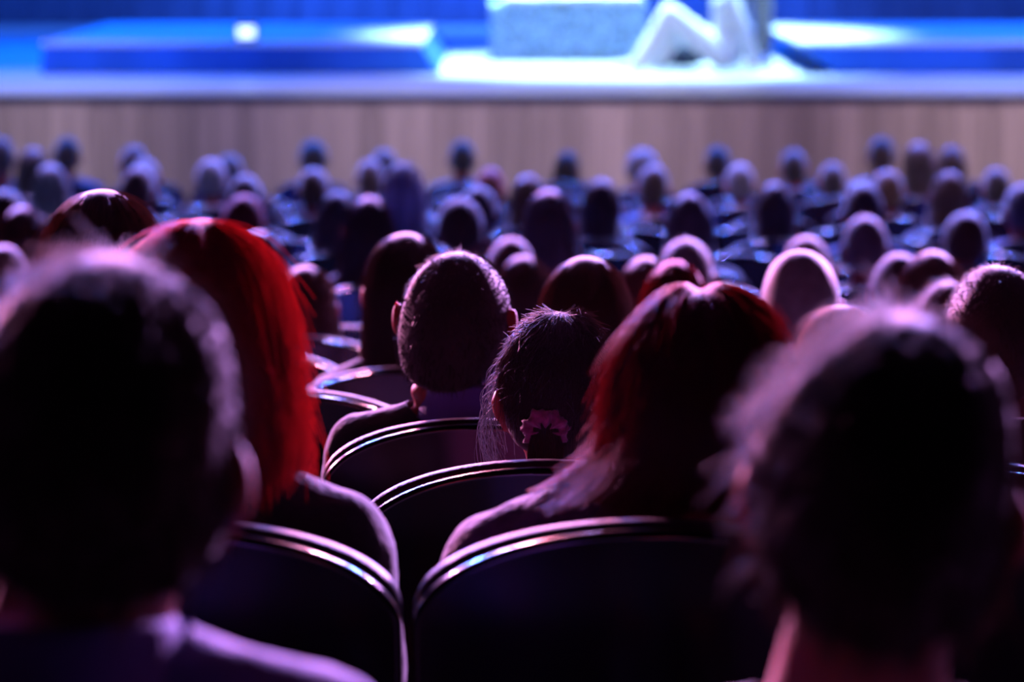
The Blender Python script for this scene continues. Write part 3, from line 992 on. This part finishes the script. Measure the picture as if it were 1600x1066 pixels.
def loose_strands(parent, Mh, mat):
    """Fine strands that slipped out beside the ear and hang in a loose curve."""
    rs = np.random.RandomState(12)
    K, Mn = 120, 14
    u = np.linspace(0, 1, Mn)[None, :]
    y0 = rs.uniform(-0.03, 0.05, (K, 1))
    z0 = rs.uniform(0.00, 0.085, (K, 1))
    ph = np.arccos(np.clip(z0 / (HC + 0.012), -1, 1))
    x0 = -(HA + 0.010) * np.sin(ph)
    drop = rs.uniform(0.05, 0.17, (K, 1))
    out = rs.uniform(0.004, 0.034, (K, 1))
    x = x0 - out * np.sin(u * PI * rs.uniform(0.7, 1.05, (K, 1))) - (0 - x0 - 0.085) * 0.3 * u
    z = z0 - drop * u ** rs.uniform(0.9, 1.4, (K, 1))
    y = y0 + rs.normal(size=(K, 1)) * 0.02 * u
    w = 0.0025 * np.sin(u * rs.uniform(4, 12, (K, 1)) + rs.uniform(0, 6, (K, 1)))
    paths = np.stack(np.broadcast_arrays(x + w, y, z), -1)
    v_, f_ = tubes(paths, 0.00045, 0.00025)
    # fly-away wisps over the crown
    K2 = 120
    th = rs.uniform(-PI, PI, K2)
    p = rs.uniform(0.15, 0.75, K2)
    S = {'t': 0.013, 'lump': 0.0, 'seed': 1}
    root = short_surf(th, p, S)
    n = root / np.linalg.norm(root, axis=1, keepdims=True)
    d = n * rs.uniform(0.3, 0.8, (K2, 1)) + rs.normal(size=(K2, 3)) * 0.5
    u2 = np.linspace(0, 1, 8)[None, :, None]
    ln = rs.uniform(0.008, 0.024, K2)[:, None, None]
    paths2 = root[:, None, :] + d[:, None, :] * ln * u2 - np.array([0, 0, 1]) * ln * 0.5 * u2 ** 2
    v2, f2 = tubes(paths2, 0.0004, 0.0002)
    me = np_mesh('loose_strands', np.concatenate([v_, v2]), [f_, f2 + len(v_)])
    o = link('loose_strands', me, mat, parent)
    o['kind'] = 'stuff'
    o.matrix_local = Mh


def collar(parent, cx, mat, cz=0.0, k=1.0):
    """Turned-down shirt collar, an upright band round the neck."""
    nu = 48
    th = np.linspace(-2.75, 2.75, nu)
    V = []
    prof = ((0.066, 0.985), (0.064, 1.020), (0.0655, 1.040), (0.070, 1.043), (0.0735, 1.036), (0.082, 1.000), (0.088, 0.980))
    for r, z in prof:
        V.append(np.stack([cx * (z - 0.98) * 4 + r * k * np.sin(th), -0.045 - r * k * np.cos(th), np.full(nu, z) + cz - 0.020 * (1 - np.cos(th)) / 2 + (r > 0.08) * -0.012 * np.cos(th)], -1))
    V = np.stack(V, 1)
    o = link('collar', np_mesh('collar', V, [grid_faces(nu, len(prof))]), mat, parent)
    return o


def make_person(i, spec):
    px, py, w, row, sex, style, hcol, top, label, opt = spec
    yrow = ROWS[row]
    near = row <= 6
    hs = opt.get('hs', 1.0)
    pt = P(px, py, yrow)
    zf = floor_z(yrow)
    if near:
        meas = make_body(sex, hs, opt.get('dx', 0.0), 0.0, opt.get('dz', 0.0), opt.get('roll', 0.0), opt.get('yaw', 0.0), 0.0085, 0.01 if sex == 'f' else 0.0, opt.get('bulk', 0.0), opt.get('coat', 0.012), opt.get('nkw', 1.0), opt.get('ear', 0.0))
    else:
        roll = (0.0, 0.06, -0.06)[i % 3]
        meas = make_body(sex, 1.0, 0.0, 0.0, 0.0, roll, 0.0, 0.011)
    body, topm, bot, sho, Mh = meas
    hc = Mh.translation
    top_local = hc.z + (HC * 0.99 + (0.014 if style not in ('long', 'bob', 'scarf') else 0.022)) * hs
    if style == 'bald': top_local = hc.z + HC * 0.95 * hs
    s = (pt.z - zf) / top_local
    ppm = F / yrow
    x = pt.x - hc.x * s
    root = empty('person', (x, yrow - hc.y * s, zf), label, 'person', 'seated audience')
    root.scale = (s, s, s)
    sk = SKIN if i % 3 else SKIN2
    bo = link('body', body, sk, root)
    link('top', topm, CLOTH[top], root)
    link('trousers', bot, CLOTH['navy' if i % 2 else 'black'], root)
    for q in sho:
        link('shoe', q, SHOE, root)
    if style != 'bald':
        kw = {k: v for k, v in opt.items() if k in ('len', 'flare', 'tuck', 'flip_l', 'flip_r', 'fs', 'part', 'fly', 'fuzz', 't', 'lump', 'rad')}
        if near:
            hm = make_hair(style, i + 1, opt.get('strands', 0), opt.get('fine', False), **kw)
        else:
            hm = make_hair(style, 1 + i % 3, opt.get('strands', 500 if row < 12 else 160), False, rad=0.0012, **kw)
        h = link('head_scarf' if style == 'scarf' else 'hair', hm, CLOTH['grey'] if style == 'scarf' else HAIR[hcol], root)
        want = (w - (0 if row < 7 else 4)) / ppm / 2
        have = HAIR_W[style] * hs * s
        kx = min(max(want / have, 1.0 if style in ('short', 'tied') else 0.92), 1.22)
        h.matrix_local = Mh @ Matrix.Diagonal((kx, 0.5 + 0.5 * kx, 1, 1))
    if opt.get('collar'):
        collar(root, hc.x, CLOTH[opt['collar']], opt.get('cz', 0.0), opt.get('ck', 1.0))
    if opt.get('scrunchie'):
        scrunchie(root, Mh)
        loose_strands(root, Mh, HAIR['grey'][1])  # paler than the child's dark hair: rim light put into the strand colour
    cx = P(opt['chx'], 533, yrow - 0.2).x if 'chx' in opt else x
    return cx, yrow - hc.y * s, zf, row, label, 0.404 * s - 0.427


occupied = {}
for i, spec in enumerate(PEOPLE):
    cx, cy, cz, row, label, sdz = make_person(i, spec)
    occupied.setdefault(row, []).append((cx, label, sdz))

PITCH_X = 0.50
ORD = ('first ', 'second ', 'third ', 'fourth ', 'fifth ', 'sixth ', 'seventh ', 'eighth ')
STOP = {'with', 'and', 'a', 'the', 'of', 'in', 'at', 'behind', 'before', 'left', 'right', 'just', 'directly', 'one', 'near', 'above', 'beside', 'to', 'than', 'under', 'two'}


def short(label, n):
    w = label.replace(',', '').split()[:n]
    while w[-1] in STOP:
        w.pop()
    return ' '.join(w)


n_empty = 0
for row in sorted(ROWS):
    y = ROWS[row] + 0.025
    z = floor_z(ROWS[row])
    seats = sorted(occupied.get(row, []))
    half = 800.0 / F * y + 0.35
    xs = []
    for (cx, label, sdz) in seats:
        make_chair(cx, y, z, 'dark burgundy theatre chair of the ' + short(label, 9), sdz=sdz)
        xs.append(cx)
    if not xs:
        continue
    fill = []
    names = [short(l, 8) for _, l, _ in seats]
    q, k = xs[0] - PITCH_X, 0
    while q > -half and row > 1:
        fill.append((q, ORD[k], 'left of', names[0]))
        q, k = q - PITCH_X, k + 1
    q, k = xs[-1] + PITCH_X, 0
    while q < half and row > 1:
        fill.append((q, ORD[k], 'right of', names[-1]))
        q, k = q + PITCH_X, k + 1
    for t, (a, b) in enumerate(zip(xs[:-1], xs[1:])):
        gap = b - a
        if gap < 0.46:
            print('TIGHT row', row, round(gap, 3), a, b)
        k = int((gap + 0.02) / 0.49) - 1
        for j in range(k):
            fill.append((a + gap * (j + 1) / (k + 1), ORD[j], 'right of', names[t]))
    for q, o, side, who in fill:
        make_chair(q, y, z, o + 'empty burgundy chair ' + side + ' the ' + who, 'empty theatre chairs')
        n_empty += 1
print('people', len(PEOPLE), 'empty chairs', n_empty)

# ------------------------------------------------------------------ performers
def performer(blobs, loc, label, cloths, shoe_axis=0):
    me = mesh_from_blobs(blobs, 0.010)
    r = empty('person', loc, label, 'person')
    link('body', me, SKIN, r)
    for nm, wanted, off, mat in cloths:
        if nm == 'shoe':
            for q in (-1, 1):
                link(nm, cloth_from(me, blobs, wanted, off, 4, 0.0, side=q, axis=shoe_axis), mat, r)
        else:
            link(nm, cloth_from(me, blobs, wanted, off, 4, 0.004), mat, r)
    return r


def stand_blobs():
    B = []
    chain(B, 'torso', [((0, 0, 0.95), (0.16, 0.11, 0.10)), ((0, 0, 1.15), (0.14, 0.10, 0.09)), ((0, 0, 1.36), (0.17, 0.11, 0.08))], 6)
    chain(B, 'torso', [((-0.17, 0, 1.42), 0.055), ((0.17, 0, 1.42), 0.055)], 8)
    chain(B, 'neck', [((0, 0, 1.45), 0.055), ((0, 0.01, 1.56), 0.053)], 5)
    hc = Vector((0, 0.01, 1.65))
    Rz = Matrix.Rotation(PI, 3, 'Z')
    B += head_blobs(1.0, lambda c: tuple(hc + Rz @ Vector(c)))
    for s in (-1, 1):
        chain(B, 'arm', [((s * 0.19, 0, 1.40), 0.052), ((s * 0.25, 0.02, 1.12), 0.042), ((s * 0.24, -0.08, 0.88), 0.03)], 8)
        hand(B, s * 0.24, -0.10, 0.84, s)
        chain(B, 'leg', [((s * 0.09, 0, 0.92), 0.092), ((s * 0.10, -0.01, 0.50), 0.066), ((s * 0.11, 0.01, 0.09), 0.05)], 12)
        chain(B, 'foot', [((s * 0.11, 0.02, 0.045), 0.045), ((s * 0.125, -0.10, 0.035), (0.045, 0.05, 0.034)), ((s * 0.13, -0.17, 0.028), (0.042, 0.04, 0.026))], 5)
    return B


def sit_blobs():
    """Sitting on the floor sideways to the hall, one knee drawn up towards -X."""
    B = []
    chain(B, 'torso', [((0, 0, 0.13), (0.13, 0.16, 0.12)), ((0.03, 0, 0.33), (0.11, 0.14, 0.09)), ((0.04, 0, 0.53), (0.115, 0.165, 0.08))], 7)
    chain(B, 'torso', [((0.04, -0.17, 0.59), 0.055), ((0.04, 0.17, 0.59), 0.055)], 8)
    chain(B, 'neck', [((0.04, 0, 0.62), 0.055), ((0.02, 0, 0.73), 0.053)], 5)
    hc = Vector((0.01, 0, 0.82))
    Rz = Matrix.Rotation(PI / 2, 3, 'Z')
    B += head_blobs(1.0, lambda c: tuple(hc + Rz @ Vector(c)))
    for s, knee, ank in ((-1, (-0.43, -0.10, 0.44), (-0.66, -0.12, 0.07)), (1, (-0.34, 0.12, 0.36), (-0.50, 0.13, 0.07))):
        chain(B, 'leg', [((-0.02, s * 0.09, 0.12), 0.095), (knee, 0.070), (ank, 0.050)], 12)
        chain(B, 'foot', [((ank[0], ank[1], 0.045), 0.043), ((ank[0] - 0.15, ank[1], 0.032), (0.05, 0.04, 0.03))], 6)
    for s in (-1, 1):
        chain(B, 'arm', [((0.04, s * 0.19, 0.57), 0.052), ((0.16, s * 0.26, 0.32), 0.042), ((0.24, s * 0.24, 0.08), 0.03)], 9)
        hand(B, 0.24, s * 0.24, 0.035, s)
    return B


PB = 25.8
p1 = P(1128, 112, PB)
r1 = performer(sit_blobs(), (p1.x, PB, SZ + 0.02), 'performer in white sitting on the spotlit deck with one knee drawn up',
               [('top', ('torso', 'arm'), 0.014, CLOTH['white']), ('trousers', ('leg',), 0.022, CLOTH['white']), ('shoe', ('foot',), 0.008, CLOTH['white'])], 1)
h = link('hair', make_hair('short', 2, 400, False), HAIR['dark'], r1)
h.matrix_local = Matrix.Translation((0.01, 0, 0.82)) @ Matrix.Rotation(PI / 2, 4, 'Z')
p2 = P(1172, 112, 26.7)
r2 = performer(stand_blobs(), (p2.x, 26.7, SZ + 0.012), 'performer in grey-blue trousers and white shoes standing on the spotlit deck',
               [('top', ('torso', 'arm'), 0.014, CLOTH['grey']), ('trousers', ('leg',), 0.020, CLOTH['grey']), ('shoe', ('foot',), 0.012, CLOTH['white'])])
h = link('hair', make_hair('short', 3, 400, False), HAIR['dark'], r2)
h.matrix_local = Matrix.Translation((0, 0.01, 1.65)) @ Matrix.Rotation(PI, 4, 'Z')

# dark bundle of cloth on the deck under the drawn-up knee
rb = random.Random(9)
cb = P(1066, 108, 26.15)
B = []
for k in range(26):
    B.append(((rb.uniform(-0.20, 0.20), rb.uniform(-0.10, 0.10), rb.uniform(0.05, 0.20)), tuple(rb.uniform(0.05, 0.085) for _ in range(3)), 'cloth'))
B.append(((0, 0, 0.10), (0.23, 0.13, 0.10), 'cloth'))
bun = mesh_from_blobs(B, 0.014, 3)
mn = min(v.co.z for v in bun.vertices)
ob = link('cloth_bundle', bun, CLOTH['navy'])
ob.location = (cb.x, 26.15, SZ - mn + 0.004)
tag(ob, 'crumpled dark blue cloth on the spotlit deck under the drawn-up knee', 'cloth')
